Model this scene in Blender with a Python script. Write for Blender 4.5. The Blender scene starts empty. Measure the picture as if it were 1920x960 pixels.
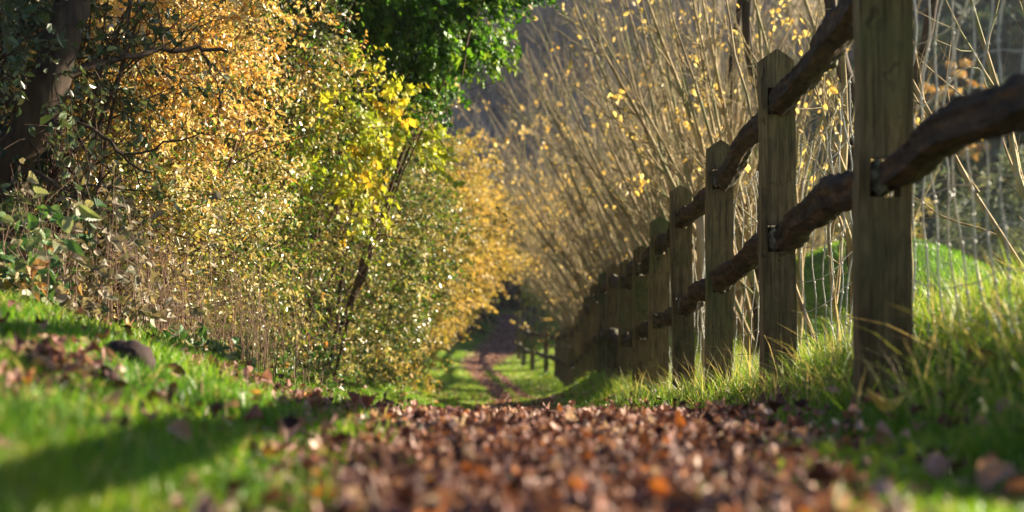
import bpy, math, random
import numpy as np
from mathutils import Vector

# ------------------------------------------------------------------ camera, light, exposure
SC = bpy.context.scene
COL = SC.collection
FPX = 3200.0                      # focal length in pixels of the 1920 px wide photograph
cam_d = bpy.data.cameras.new('camera')
cam = bpy.data.objects.new('camera', cam_d); COL.objects.link(cam)
cam_d.sensor_width = 36.0; cam_d.lens = 36.0 * FPX / 1920
cam_d.clip_start = 0.05; cam_d.clip_end = 2000
cam.location = (0, 0, 0); cam.rotation_euler = (math.radians(90), 0, 0)
cam_d.dof.use_dof = True; cam_d.dof.focus_distance = 7.6; cam_d.dof.aperture_fstop = 3.0
SC.camera = cam

SUN_EL, SUN_AZ = 19.5, 24.0       # azimuth measured from +X towards +Y
W = bpy.data.worlds.new('World'); SC.world = W; W.use_nodes = True
nt = W.node_tree; nt.nodes.clear()
sky = nt.nodes.new('ShaderNodeTexSky'); sky.sky_type = 'NISHITA'; sky.sun_disc = False; sky.air_density = .55; sky.dust_density = .3
sky.sun_elevation = math.radians(SUN_EL); sky.sun_rotation = math.radians(90 - SUN_AZ)
bg = nt.nodes.new('ShaderNodeBackground'); bg.inputs[1].default_value = 0.05
wo = nt.nodes.new('ShaderNodeOutputWorld')
nt.links.new(sky.outputs[0], bg.inputs[0]); nt.links.new(bg.outputs[0], wo.inputs[0])
sun_d = bpy.data.lights.new('sun', 'SUN'); sun = bpy.data.objects.new('sun', sun_d); COL.objects.link(sun)
sun_d.energy = 5.0; sun_d.angle = math.radians(0.5); sun_d.color = (1.0, 0.87, 0.66)
el, az = math.radians(SUN_EL), math.radians(SUN_AZ)
SUNV = Vector((math.cos(el) * math.cos(az), math.cos(el) * math.sin(az), math.sin(el)))
sun.rotation_euler = SUNV.to_track_quat('Z', 'Y').to_euler()
sun.location = (30, 15, 20)
SC.view_settings.view_transform = 'Standard'; SC.view_settings.look = 'None'
SC.view_settings.gamma = 1.0; SC.view_settings.exposure = 1.95
SC.view_settings.use_curve_mapping = False
SC.cycles.max_bounces = 7; SC.cycles.diffuse_bounces = 2; SC.cycles.transmission_bounces = 4
SC.cycles.transparent_max_bounces = 4; SC.cycles.volume_bounces = 0
SC.cycles.use_denoising = True
SC.cycles.sample_clamp_indirect = 4.0

RNG = np.random.default_rng(7)

# ------------------------------------------------------------------ materials
def ramp(nt_, stops, interp='LINEAR'):
    r = nt_.nodes.new('ShaderNodeValToRGB'); cr = r.color_ramp; cr.interpolation = interp
    while len(cr.elements) < len(stops): cr.elements.new(0.5)
    for e, (p, c) in zip(cr.elements, stops):
        e.position = p; e.color = (c[0], c[1], c[2], 1)
    return r

def leaf_mat(name, stops, trans=0.35, rough=0.45, spec=0.5):
    m = bpy.data.materials.new(name); m.use_nodes = True; t = m.node_tree; t.nodes.clear()
    a = t.nodes.new('ShaderNodeAttribute'); a.attribute_name = 'rnd'
    r = ramp(t, stops); t.links.new(a.outputs['Fac'], r.inputs[0])
    p = t.nodes.new('ShaderNodeBsdfPrincipled'); p.inputs['Roughness'].default_value = rough
    p.inputs['Specular IOR Level'].default_value = spec
    t.links.new(r.outputs[0], p.inputs['Base Color'])
    tr = t.nodes.new('ShaderNodeBsdfTranslucent')
    g = t.nodes.new('ShaderNodeMix'); g.data_type = 'RGBA'; g.blend_type = 'MULTIPLY'; g.inputs[0].default_value = 1
    t.links.new(r.outputs[0], g.inputs[6]); g.inputs[7].default_value = (1.0, 0.95, 0.55, 1)
    sc = t.nodes.new('ShaderNodeVectorMath'); sc.operation = 'SCALE'; sc.inputs['Scale'].default_value = 1.5
    t.links.new(g.outputs[2], sc.inputs[0]); t.links.new(sc.outputs[0], tr.inputs[0])
    mx = t.nodes.new('ShaderNodeMixShader'); mx.inputs[0].default_value = trans
    t.links.new(p.outputs[0], mx.inputs[1]); t.links.new(tr.outputs[0], mx.inputs[2])
    o = t.nodes.new('ShaderNodeOutputMaterial'); t.links.new(mx.outputs[0], o.inputs[0])
    return m

def noise_mat(name, stops, scale=5, stretch=(1, 1, 1), rough=0.85, bump=0.3, bscale=None, detail=6, second=None, spec=0.3):
    m = bpy.data.materials.new(name); m.use_nodes = True; t = m.node_tree
    p = t.nodes['Principled BSDF']; p.inputs['Roughness'].default_value = rough
    p.inputs['Specular IOR Level'].default_value = spec
    tc = t.nodes.new('ShaderNodeTexCoord'); mp = t.nodes.new('ShaderNodeMapping')
    mp.inputs['Scale'].default_value = stretch; t.links.new(tc.outputs['Object'], mp.inputs[0])
    n = t.nodes.new('ShaderNodeTexNoise'); n.inputs['Scale'].default_value = scale; n.inputs['Detail'].default_value = detail
    n.inputs['Roughness'].default_value = 0.65
    t.links.new(mp.outputs[0], n.inputs[0])
    r = ramp(t, stops); t.links.new(n.outputs[0], r.inputs[0])
    out = r.outputs[0]
    if second:   # (scale, threshold lo, hi, colour): patches such as lichen or algae
        n2 = t.nodes.new('ShaderNodeTexNoise'); n2.inputs['Scale'].default_value = second[0]; n2.inputs['Detail'].default_value = 5
        t.links.new(tc.outputs['Object'], n2.inputs[0])
        mr = t.nodes.new('ShaderNodeMapRange'); mr.inputs[1].default_value = second[1]; mr.inputs[2].default_value = second[2]
        t.links.new(n2.outputs[0], mr.inputs[0])
        mx = t.nodes.new('ShaderNodeMix'); mx.data_type = 'RGBA'
        t.links.new(mr.outputs[0], mx.inputs[0]); t.links.new(out, mx.inputs[6]); mx.inputs[7].default_value = (*second[3], 1)
        out = mx.outputs[2]
    t.links.new(out, p.inputs['Base Color'])
    if bump:
        nb = t.nodes.new('ShaderNodeTexNoise'); nb.inputs['Scale'].default_value = bscale or scale * 2; nb.inputs['Detail'].default_value = 8
        t.links.new(mp.outputs[0], nb.inputs[0])
        b = t.nodes.new('ShaderNodeBump'); b.inputs['Strength'].default_value = bump; b.inputs['Distance'].default_value = 0.01
        t.links.new(nb.outputs[0], b.inputs['Height']); t.links.new(b.outputs[0], p.inputs['Normal'])
    return m

M = {}
M['gold'] = leaf_mat('golden_leaf', [(0, (.14, .10, .03)), (.18, (.34, .20, .05)), (.36, (.60, .32, .07)), (.6, (.76, .54, .19)), (.85, (.74, .62, .33)), (1, (.16, .18, .04))], .3, .36, .6)
M['olive'] = leaf_mat('olive_leaf', [(0, (.04, .10, .02)), (.28, (.11, .17, .03)), (.46, (.28, .29, .06)), (.68, (.56, .46, .18)), (.92, (.70, .63, .42)), (1, (.55, .32, .08))], .27, .33, .7)
M['ivy'] = leaf_mat('ivy_leaf', [(0, (.02, .06, .010)), (.35, (.05, .15, .015)), (.7, (.11, .25, .022)), (1, (.26, .36, .035))], .42, .42, .4)
M['lime'] = leaf_mat('lime_leaf', [(0, (.22, .30, .03)), (.5, (.40, .44, .04)), (.8, (.56, .50, .06)), (1, (.62, .42, .05))], .45, .45)
M['far_gold'] = leaf_mat('amber_leaf', [(0, (.13, .14, .03)), (.3, (.32, .25, .06)), (.65, (.54, .39, .11)), (1, (.64, .42, .12))], .38, .5)
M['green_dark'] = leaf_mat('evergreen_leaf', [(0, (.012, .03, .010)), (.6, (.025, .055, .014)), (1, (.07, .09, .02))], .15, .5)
M['greygreen'] = leaf_mat('grey_green_leaf', [(0, (.03, .06, .02)), (.5, (.09, .13, .045)), (.8, (.22, .23, .11)), (1, (.42, .36, .20))], .25, .35, .6)
M['nettle'] = leaf_mat('bramble_leaf', [(0, (.03, .10, .02)), (.45, (.08, .17, .04)), (.7, (.22, .26, .12)), (.9, (.36, .33, .20)), (1, (.45, .20, .06))], .3, .45)
M['withered'] = leaf_mat('withered_leaf', [(0, (.08, .10, .05)), (.5, (.22, .18, .12)), (1, (.42, .35, .26))], .25, .6)
M['yellow'] = leaf_mat('yellow_leaf', [(0, (.55, .33, .10)), (.5, (.72, .52, .20)), (1, (.80, .66, .36))], .45, .5)
M['grass'] = leaf_mat('grass_blade', [(0, (.05, .14, .012)), (.35, (.11, .26, .02)), (.65, (.25, .38, .025)), (.86, (.40, .42, .06)), (1, (.55, .45, .22))], .42, .42)
M['grass_long'] = leaf_mat('long_grass_blade', [(0, (.07, .17, .015)), (.35, (.16, .28, .025)), (.72, (.28, .40, .04)), (.86, (.50, .44, .15)), (1, (.60, .44, .26))], .42, .45)
M['litter'] = leaf_mat('brown_leaf', [(0, (.03, .012, .01)), (.25, (.12, .048, .038)), (.5, (.28, .13, .10)), (.75, (.50, .29, .235)), (.93, (.76, .58, .48)), (1, (.58, .20, .05))], .15, .62, .3)
M['willow'] = leaf_mat('willow_leaf', [(0, (.10, .14, .10)), (.6, (.20, .25, .18)), (1, (.34, .33, .20))], .3, .5)
M['stem'] = noise_mat('dry_stem', [(.3, (.13, .075, .05)), (.7, (.40, .26, .18))], 30, (1, 1, .2), bump=0)
M['twig'] = noise_mat('hedge_twig', [(.3, (.05, .03, .02)), (.7, (.16, .09, .055))], 20, bump=0)
M['bark'] = noise_mat('bare_tree_bark', [(.3, (.12, .08, .04)), (.5, (.34, .25, .13)), (.7, (.52, .43, .26))], 14, (1, 1, .25), bump=.5, second=(3, .5, .65, (.20, .20, .09)))
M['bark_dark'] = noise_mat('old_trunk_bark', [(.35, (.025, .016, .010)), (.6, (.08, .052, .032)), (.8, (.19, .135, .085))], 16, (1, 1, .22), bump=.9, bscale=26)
M['post'] = noise_mat('weathered_post_wood', [(.3, (.09, .06, .026)), (.5, (.20, .14, .06)), (.7, (.34, .24, .11))], 9, (6, 6, .45), rough=.8, bump=.35, bscale=22, second=(2.6, .46, .66, (.135, .135, .045)))
M['rail'] = noise_mat('cleft_rail_wood', [(.36, (.010, .006, .004)), (.52, (.038, .022, .013)), (.66, (.11, .058, .026)), (.8, (.22, .15, .085))], 9, (4, .5, 4), rough=.85, bump=1.0, bscale=14)
def mix_attr(m, attr, col_stops, scale, stretch):
    t = m.node_tree; p = t.nodes['Principled BSDF']; old = p.inputs['Base Color'].links[0].from_socket
    a = t.nodes.new('ShaderNodeAttribute'); a.attribute_name = attr
    tc = t.nodes.new('ShaderNodeTexCoord'); mp = t.nodes.new('ShaderNodeMapping'); mp.inputs['Scale'].default_value = stretch
    t.links.new(tc.outputs['Object'], mp.inputs[0]); n = t.nodes.new('ShaderNodeTexNoise'); n.inputs['Scale'].default_value = scale; n.inputs['Detail'].default_value = 7
    t.links.new(mp.outputs[0], n.inputs[0]); r = ramp(t, col_stops); t.links.new(n.outputs[0], r.inputs[0])
    x = t.nodes.new('ShaderNodeMix'); x.data_type = 'RGBA'; t.links.new(a.outputs['Fac'], x.inputs[0]); t.links.new(old, x.inputs[6]); t.links.new(r.outputs[0], x.inputs[7])
    t.links.new(x.outputs[2], p.inputs['Base Color'])
mix_attr(M['rail'], 'split_face', [(.36, (.06, .05, .03)), (.52, (.17, .155, .095)), (.7, (.34, .33, .22))], 14, (3, .3, 3))
def grain(m, scale, stretch, lo, hi, amount):
    """dark drying cracks and fine grain lines along the timber"""
    t = m.node_tree; p = t.nodes['Principled BSDF']; old = p.inputs['Base Color'].links[0].from_socket
    tc = t.nodes.new('ShaderNodeTexCoord'); mp = t.nodes.new('ShaderNodeMapping'); mp.inputs['Scale'].default_value = stretch
    t.links.new(tc.outputs['Object'], mp.inputs[0]); n = t.nodes.new('ShaderNodeTexNoise'); n.inputs['Scale'].default_value = scale; n.inputs['Detail'].default_value = 4; n.inputs['Distortion'].default_value = .6
    t.links.new(mp.outputs[0], n.inputs[0]); mr = t.nodes.new('ShaderNodeMapRange'); mr.inputs[1].default_value = lo; mr.inputs[2].default_value = hi
    mr.inputs[3].default_value = amount; mr.inputs[4].default_value = 1.0
    t.links.new(n.outputs[0], mr.inputs[0]); x = t.nodes.new('ShaderNodeVectorMath'); x.operation = 'SCALE'
    t.links.new(old, x.inputs[0]); t.links.new(mr.outputs[0], x.inputs['Scale']); t.links.new(x.outputs[0], p.inputs['Base Color'])
grain(M['post'], 26, (6, 6, .18), .30, .46, .35)
grain(M['post'], 9, (2.5, 2.5, 1.2), .36, .5, .72)
grain(M['post'], .9, (1, 1, .5), .35, .65, .6)
grain(M['post'], 5, (5, 5, 3.5), .30, .36, .45)
M['pale_wood'] = noise_mat('split_chestnut_wood', [(.3, (.24, .18, .11)), (.7, (.5, .42, .3))], 9, (6, 6, .5), bump=.4)
M['wire'] = noise_mat('galvanised_wire', [(.3, (.35, .35, .32)), (.7, (.6, .6, .54))], 20, rough=.6, bump=0, spec=.4)
M['hill_twig'] = leaf_mat('hill_twig', [(0, (.20, .16, .17)), (.5, (.46, .39, .39)), (.85, (.50, .41, .35)), (1, (.56, .40, .18))], .35, .8, .1)  # twig tones lightened in the colour itself, standing in for distant haze
M['stone'] = noise_mat('clod_earth', [(.3, (.025, .014, .014)), (.7, (.06, .036, .034))], 12, bump=.8)

# ground material: bare earth where the per-vertex value 'dirt' is high, turf elsewhere
def ground_mat():
    m = bpy.data.materials.new('ground'); m.use_nodes = True; t = m.node_tree
    p = t.nodes['Principled BSDF']; p.inputs['Roughness'].default_value = .95; p.inputs['Specular IOR Level'].default_value = .1
    tc = t.nodes.new('ShaderNodeTexCoord')
    n = t.nodes.new('ShaderNodeTexNoise'); n.inputs['Scale'].default_value = 3; n.inputs['Detail'].default_value = 9; n.inputs['Roughness'].default_value = .7
    t.links.new(tc.outputs['Object'], n.inputs[0])
    r1 = ramp(t, [(.3, (.035, .075, .012)), (.5, (.075, .15, .02)), (.7, (.14, .22, .03))])
    r2 = ramp(t, [(.3, (.07, .035, .024)), (.5, (.17, .095, .07)), (.72, (.32, .20, .155))])
    t.links.new(n.outputs[0], r1.inputs[0]); t.links.new(n.outputs[0], r2.inputs[0])
    a = t.nodes.new('ShaderNodeAttribute'); a.attribute_name = 'dirt'
    n2 = t.nodes.new('ShaderNodeTexNoise'); n2.inputs['Scale'].default_value = 9; n2.inputs['Detail'].default_value = 6
    t.links.new(tc.outputs['Object'], n2.inputs[0])
    ad = t.nodes.new('ShaderNodeMath'); ad.operation = 'MULTIPLY_ADD'; ad.inputs[1].default_value = .7; 
    t.links.new(n2.outputs[0], ad.inputs[0]); t.links.new(a.outputs['Fac'], ad.inputs[2])
    mr = t.nodes.new('ShaderNodeMapRange'); mr.inputs[1].default_value = .65; mr.inputs[2].default_value = .95
    t.links.new(ad.outputs[0], mr.inputs[0])
    mx = t.nodes.new('ShaderNodeMix'); mx.data_type = 'RGBA'
    t.links.new(mr.outputs[0], mx.inputs[0]); t.links.new(r1.outputs[0], mx.inputs[6]); t.links.new(r2.outputs[0], mx.inputs[7])
    t.links.new(mx.outputs[2], p.inputs['Base Color'])
    b = t.nodes.new('ShaderNodeBump'); b.inputs['Strength'].default_value = .8; b.inputs['Distance'].default_value = .03
    t.links.new(n2.outputs[0], b.inputs['Height']); t.links.new(b.outputs[0], p.inputs['Normal'])
    return m
M['ground'] = ground_mat()
M['hill'] = noise_mat('hillside_floor', [(.3, (.14, .12, .11)), (.5, (.25, .21, .20)), (.7, (.34, .29, .27))], .12, rough=1, bump=0, second=(.04, .5, .62, (.07, .09, .035)), spec=.05)  # hill colour raised to carry brightness that far haze would give

# ------------------------------------------------------------------ helpers
def tag(o, label, cat, group=None, kind=None):
    o['label'] = label; o['category'] = cat
    if group: o['group'] = group
    if kind: o['kind'] = kind
    return o

def thing(name, label, cat, loc, group=None):
    o = bpy.data.objects.new(name, None); COL.objects.link(o); o.location = loc
    o.empty_display_size = .1
    return tag(o, label, cat, group)

def mesh_obj(name, V, F, mat, parent=None, rnd=None, smooth=False, origin=None, extra=None):
    """V (n,3) world positions; F list of int arrays (k,3) / (k,4)."""
    V = np.asarray(V, dtype=np.float64)
    if parent is not None:
        off = np.array(parent.location); p = parent.parent
        while p is not None: off = off + np.array(p.location); p = p.parent
    elif origin is not None: off = np.array(origin)
    else: off = np.zeros(3)
    F = [np.asarray(f, dtype=np.int32) for f in F if len(f)]
    me = bpy.data.meshes.new(name)
    nl = sum(f.size for f in F); npoly = sum(len(f) for f in F)
    me.vertices.add(len(V)); me.vertices.foreach_set('co', (V - off).astype(np.float32).ravel())
    me.loops.add(nl); me.loops.foreach_set('vertex_index', np.concatenate([f.ravel() for f in F]))
    me.polygons.add(npoly)
    tot = np.concatenate([np.full(len(f), f.shape[1], dtype=np.int32) for f in F])
    st = np.concatenate([[0], np.cumsum(tot)[:-1]]).astype(np.int32)
    me.polygons.foreach_set('loop_start', st); me.polygons.foreach_set('loop_total', tot)
    me.polygons.foreach_set('use_smooth', np.full(npoly, smooth))
    me.update(calc_edges=True)
    if rnd is not None:
        a = me.attributes.new('rnd', 'FLOAT', 'POINT'); a.data.foreach_set('value', np.asarray(rnd, dtype=np.float32))
    for k, v in (extra or {}).items():
        a = me.attributes.new(k, 'FLOAT', 'POINT'); a.data.foreach_set('value', np.asarray(v, dtype=np.float32))
    me.materials.append(mat)
    o = bpy.data.objects.new(name, me); COL.objects.link(o)
    if parent is not None: o.parent = parent
    elif origin is not None: o.location = origin
    return o

def norm(a): return a / np.maximum(np.linalg.norm(a, axis=-1, keepdims=True), 1e-9)

class Tubes:
    def __init__(s, sides=4): s.V, s.F, s.n, s.k = [], [], 0, sides
    def add(s, P, R, k=None):
        k = k or s.k; P = np.asarray(P, float); R = np.broadcast_to(np.asarray(R, float), (len(P),))
        T = norm(np.gradient(P, axis=0)); ref = np.array([0.31, 0.95, 0.05]) if abs(T[0][2]) > .5 else np.array([0, 0, 1.])
        A = norm(np.cross(T, ref)); B = np.cross(T, A)
        th = np.linspace(0, 2 * np.pi, k, endpoint=False)
        ring = P[:, None] + R[:, None, None] * (A[:, None] * np.cos(th)[None, :, None] + B[:, None] * np.sin(th)[None, :, None])
        n = len(P); s.V.append(ring.reshape(-1, 3))
        i = np.arange(n - 1)[:, None] * k; j = np.arange(k)[None]; j2 = (j + 1) % k
        q = np.stack([i + j, i + j2, i + k + j2, i + k + j], -1).reshape(-1, 4) + s.n
        s.F.append(q); s.n += n * k
        if k >= 4: 
            pass
    def build(s, name, mat, parent=None, origin=None):
        return mesh_obj(name, np.concatenate(s.V), [np.concatenate(s.F)], mat, parent, smooth=True, origin=origin)

TPL_LEAF = (np.array([(0, 0, 0), (.3, .42, .10), (.72, .34, .08), (1, 0, -.1), (.72, -.34, .08), (.3, -.42, .10)]), [np.array([(0, 1, 2, 3), (0, 3, 4, 5)])])
_u = np.array([0, .22, .5, .78, 1]); _w = np.array([.05, .42, .5, .33, .02])
TPL_CURL = (np.array([(u, w * s, 0) for u, w in zip(_u, _w) for s in (-1, 0, 1)]),
            [np.array([(3*i+j, 3*i+j+3, 3*i+j+4, 3*i+j+1) for i in range(4) for j in range(2)])])
# a lobed, pointed leaf (ivy, hazel, bramble leaflet) as a fan round the midrib
_lb = [(0, 0), (.02, .22), (-.06, .42), (.22, .40), (.34, .62), (.46, .36), (.66, .34), (.74, .20), (1, 0)]
TPL_LOBE = (np.array([(x, y, .12 * y) for x, y in _lb] + [(x, -y, .12 * y) for x, y in _lb[1:-1]]), None)
_n = len(_lb)
TPL_LOBE = (np.vstack([TPL_LOBE[0], [(.35, 0, -.02)]]), [np.array([(i, i + 1, 2 * _n - 2) for i in range(_n - 1)] +
            [((0 if i == 0 else _n + i - 1), 2 * _n - 2, (_n - 1 if i == _n - 2 else _n + i)) for i in range(_n - 1)])])
# serrated oval leaf
_sr = []
for i in range(1, 9):
    x = i / 9; w = .36 * math.sin(math.pi * min(1, x ** .8)) ** .8 * (1 - .15 * x)
    _sr += [(x - .03, w * .86), (x + .02, w * 1.08)]
_lb2 = [(0, 0)] + _sr + [(1, 0)]; _n2 = len(_lb2)
TPL_SERR = (np.array([(x, y, .25 * y) for x, y in _lb2] + [(x, -y, .25 * y) for x, y in _lb2[1:-1]]), None)
_mid = np.array([(.1 + .8 * i / 3, 0, 0) for i in range(4)])
TPL_SERR = (np.vstack([TPL_SERR[0], [(.45, 0, 0)]]), [np.array([(i, i + 1, 2 * _n2 - 2) for i in range(_n2 - 1)] +
            [((0 if i == 0 else _n2 + i - 1), 2 * _n2 - 2, (_n2 - 1 if i == _n2 - 2 else _n2 + i)) for i in range(_n2 - 1)])])

def place_leaves(P, D, N, L, Wd, tpl, curl=0.0, rng=RNG):
    """one leaf of template tpl at each P, midrib along D, face normal near N."""
    P, D, N = np.asarray(P), norm(np.asarray(D)), np.asarray(N)
    S = norm(np.cross(N, D)); N = np.cross(D, S)
    T, F = tpl; n, m = len(P), len(T)
    L = np.broadcast_to(L, (n,)); Wd = np.broadcast_to(Wd, (n,))
    u = T[None, :, 0] * L[:, None]; v = T[None, :, 1] * Wd[:, None]; w = np.broadcast_to(T[None, :, 2], (n, m)) * Wd[:, None]
    if curl:
        c1 = rng.normal(0, curl, (n, 1)); c2 = rng.normal(curl * .5, curl, (n, 1)); c3 = rng.normal(0, curl, (n, 1))
        uu = T[None, :, 0]; vv = T[None, :, 1]
        w = w + L[:, None] * (c1 * (uu - .5) ** 2 * 2 + c2 * vv ** 2 * 2.2 + c3 * (uu - .5) * vv * 1.5)
    V = P[:, None] + u[..., None] * D[:, None] + v[..., None] * S[:, None] + w[..., None] * N[:, None]
    off = (np.arange(n) * m)
    FF = [(f[None] + off[:, None, None]).reshape(-1, f.shape[1]) for f in F]
    return V.reshape(-1, 3), FF, m

def leaves_obj(name, P, D, N, L, Wd, tpl, mat, parent=None, rnd=None, curl=0.0, origin=None, rng=RNG):
    V, F, m = place_leaves(P, D, N, L, Wd, tpl, curl, rng)
    if rnd is None: rnd = rng.random(len(P))
    return mesh_obj(name, V, F, mat, parent, rnd=np.repeat(rnd, m), origin=origin)

def rdir(n, rng=RNG): return norm(rng.normal(size=(n, 3)))

# smooth pseudo-noise in 2-D / 3-D from summed sines
_ph = np.random.default_rng(3).random((12, 4)) * 6.28
_fr = norm(np.random.default_rng(5).normal(size=(12, 3))) 
def snoise(X, Y, Z=0.0, f=1.0):
    s = 0; a = 1; tot = 0
    for i in range(12):
        k = f * (1 + .45 * i)
        s = s + a * np.sin(k * (_fr[i, 0] * X + _fr[i, 1] * Y + _fr[i, 2] * Z) * 2.2 + _ph[i, 0] + 1.3 * np.sin(k * .7 * (_fr[i, 1] * X - _fr[i, 0] * Y) + _ph[i, 1]))
        tot += a; a *= .84
    return s / tot * 2

# ------------------------------------------------------------------ terrain
_BY = [-6, 0, 2, 4, 5.2, 6, 8, 10, 15, 20, 25, 30, 40, 50, 57, 66, 80, 95, 130]
_BZ = [-.20, -.25, -.315, -.415, -.50, -.59, -.82, -1.0, -1.42, -1.77, -2.14, -2.5, -3.0, -3.22, -3.25, -3.10, -2.6, -2.0, 0]
def sst(a, b, x):
    t = np.clip((x - a) / (b - a), 0, 1); return t * t * (3 - 2 * t)
def ground_z(X, Y):
    X = np.asarray(X, float); Y = np.asarray(Y, float)
    z = np.interp(Y, _BY, _BZ)
    nr = 1 - sst(6, 9, Y)
    z = z + (.16 * sst(.35, 1.05, X) * (1 - nr) + .24 * sst(.62, 1.45, X) * nr) * (1 - .5 * sst(20, 30, Y)) + .10 * sst(1.0, 2.2, X)
    z = z + .35 * sst(.25, 1.75, -X) * (1 - .7 * sst(14, 28, Y)) + .06 * sst(1.6, 3, -X)
    z = z - .35 * sst(2.5, 12, Y) * 0
    # knoll of turf behind the fence and the field running up to it
    z = z + 1.62 * np.exp(-((X - 4.0) / 2.0) ** 2 - ((Y - 19) / 4.5) ** 2)
    z = z + .75 * sst(5, 13, X) * sst(9, 22, Y) + .02 * snoise(X, Y, f=1.1) * sst(.4, 1.2, np.abs(X))
    z = z + .006 * snoise(X, Y, f=7)
    # valley side
    h = sst(58, 75, Y) * .38 * np.maximum(Y - 62, 0) + np.maximum(np.abs(X - 2) - 14, 0) * .10 * sst(5, 30, Y)
    z = z + h * sst(0, 1, np.abs(X) / 7 + (Y - 86) / 20) + h * .0
    return z

LEFT_RUT = [(18, -.10), (25, -.12), (31, -.20), (36, -.38), (40, -.60), (45, -.98), (50, -1.00), (56, -.58), (65, -.18), (80, -.02), (92, .3)]
RIGHT_RUT = [(18, .42), (21, .42), (30, .20), (38, -.02), (43, -.22), (48, -.7), (50, -.9)]
def rut(path, hw, X, Y):
    p = np.array(path); c = np.interp(Y, p[:, 0], p[:, 1]); return np.exp(-((X - c) / hw) ** 4)
def dirt_mask(X, Y):
    X = np.asarray(X, float); Y = np.asarray(Y, float)
    hw = np.interp(Y, [0, 2, 4, 5.5, 8, 18], [.22, .34, .52, .64, .5, .35])
    c = np.interp(Y, [0, 2, 4, 5.5, 18], [.05, .08, .12, .14, .0])
    near = 1 / (1 + np.exp((np.abs(X - c) - hw + .07 * snoise(X, Y, f=2.6)) / .05)) * (1 - sst(17, 19, Y))
    wl = np.interp(Y, [18, 44, 50, 58, 80], [.15, .26, .6, .85, .6])
    far = np.maximum(rut(LEFT_RUT, wl, X, Y) * (1 - sst(76, 81, Y)), rut(RIGHT_RUT, .13, X, Y) * (1 - sst(46, 50, Y))) * sst(17, 19, Y)
    d = np.maximum(near, far)
    patch = sst(.1, .7, snoise(X * 1.6 + 4, Y, f=1.5)) * .75 * (X < 0) * sst(2.0, 3.2, Y)
    under = sst(1.35, 1.9, -X) * sst(3, 6, Y) * (1 - sst(18, 24, Y))
    return np.clip(np.maximum(np.maximum(d, patch * (Y < 9)), under), 0, 1)

xs = np.unique(np.concatenate([np.arange(-3, 3, .035), np.arange(-12, -3, .4), np.arange(3, 14, .25), np.arange(-60, -12, 4), np.arange(14, 100, 4)]))
ys = np.unique(np.concatenate([np.arange(-8, 0, .4), np.arange(0, 8, .04), np.arange(8, 20, .12), np.arange(20, 84, .3), np.arange(84, 175, 4)]))
GX, GY = np.meshgrid(xs, ys); GZ = ground_z(GX, GY)
ny, nx = GX.shape
idx = np.arange(ny * nx).reshape(ny, nx)
Q = np.stack([idx[:-1, :-1], idx[:-1, 1:], idx[1:, 1:], idx[1:, :-1]], -1).reshape(-1, 4)
cy = (GY[:-1, :-1].ravel())
g = mesh_obj('ground', np.stack([GX, GY, GZ], -1).reshape(-1, 3), [Q], M['ground'], smooth=True, extra={'dirt': dirt_mask(GX, GY).ravel()})
tag(g, 'earth and short turf of the sunken lane, its banks and the field', 'ground', kind='structure')
g.data.materials.append(M['hill'])
g.data.polygons.foreach_set('material_index', (cy > 84).astype(np.int32))
# far ground, one sheet to the horizon, below the lane terrain
bx = np.array([(-900, -900, -6), (900, -900, -6), (900, 150, -6), (-900, 150, -6), (900, 900, 150), (-900, 900, 150)], float)
far_g = mesh_obj('far_hillside', bx, [np.array([(0, 1, 2, 3), (3, 2, 4, 5)])], M['hill'])
tag(far_g, 'distant ground and hillside reaching to the horizon', 'hillside', kind='structure')

# ------------------------------------------------------------------ grass
def grass(name, X, Y, H, lean, width, rnd, mat, label, rng=RNG):
    n = len(X); Z = ground_z(X, Y) - .004
    root = np.stack([X, Y, Z], -1)
    a = rng.random(n) * 6.283; ld = np.stack([np.cos(a), np.sin(a), np.zeros(n)], -1)
    b = rng.random(n) * 6.283; sd = np.stack([np.cos(b), np.sin(b), np.zeros(n)], -1) * (width * .5)[:, None]
    up = np.array([0, 0, 1.])
    L = (H * lean)[:, None]
    rows = []
    for t, w in ((0, 1), (.35, .9), (.7, .62)):
        c = root + up * (H * t * (1 - .25 * lean * t))[:, None] + ld * L * t * t
        rows += [c - sd * w, c + sd * w]
    rows.append(root + up * (H * (1 - .25 * lean))[:, None] + ld * L)
    V = np.stack(rows, 1)
    off = np.arange(n)[:, None, None] * 7
    q = (np.array([(0, 1, 3, 2), (2, 3, 5, 4)])[None] + off).reshape(-1, 4)
    t3 = (np.array([(4, 5, 6)])[None] + off).reshape(-1, 3)
    o = mesh_obj(name, V.reshape(-1, 3), [q, t3], mat, rnd=np.repeat(rnd, 7))
    return tag(o, label, 'grass', kind='stuff')

def scatter(n, x0, x1, y0, y1, power=1.0, rng=RNG):
    """points in view trapezoid-ish, density falling with distance."""
    u = rng.random(n); Y = (y0 ** (1 - power) + u * (y1 ** (1 - power) - y0 ** (1 - power))) ** (1 / (1 - power)) if power != 1 else y0 * (y1 / y0) ** u
    X = x0 + rng.random(n) * (x1 - x0)
    return X, Y

def green_var(X, Y, rng, base=.45, amp=.22): return np.clip(base + amp * snoise(X, Y, f=1.2) + rng.normal(0, .16, len(X)), 0, 1)

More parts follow.
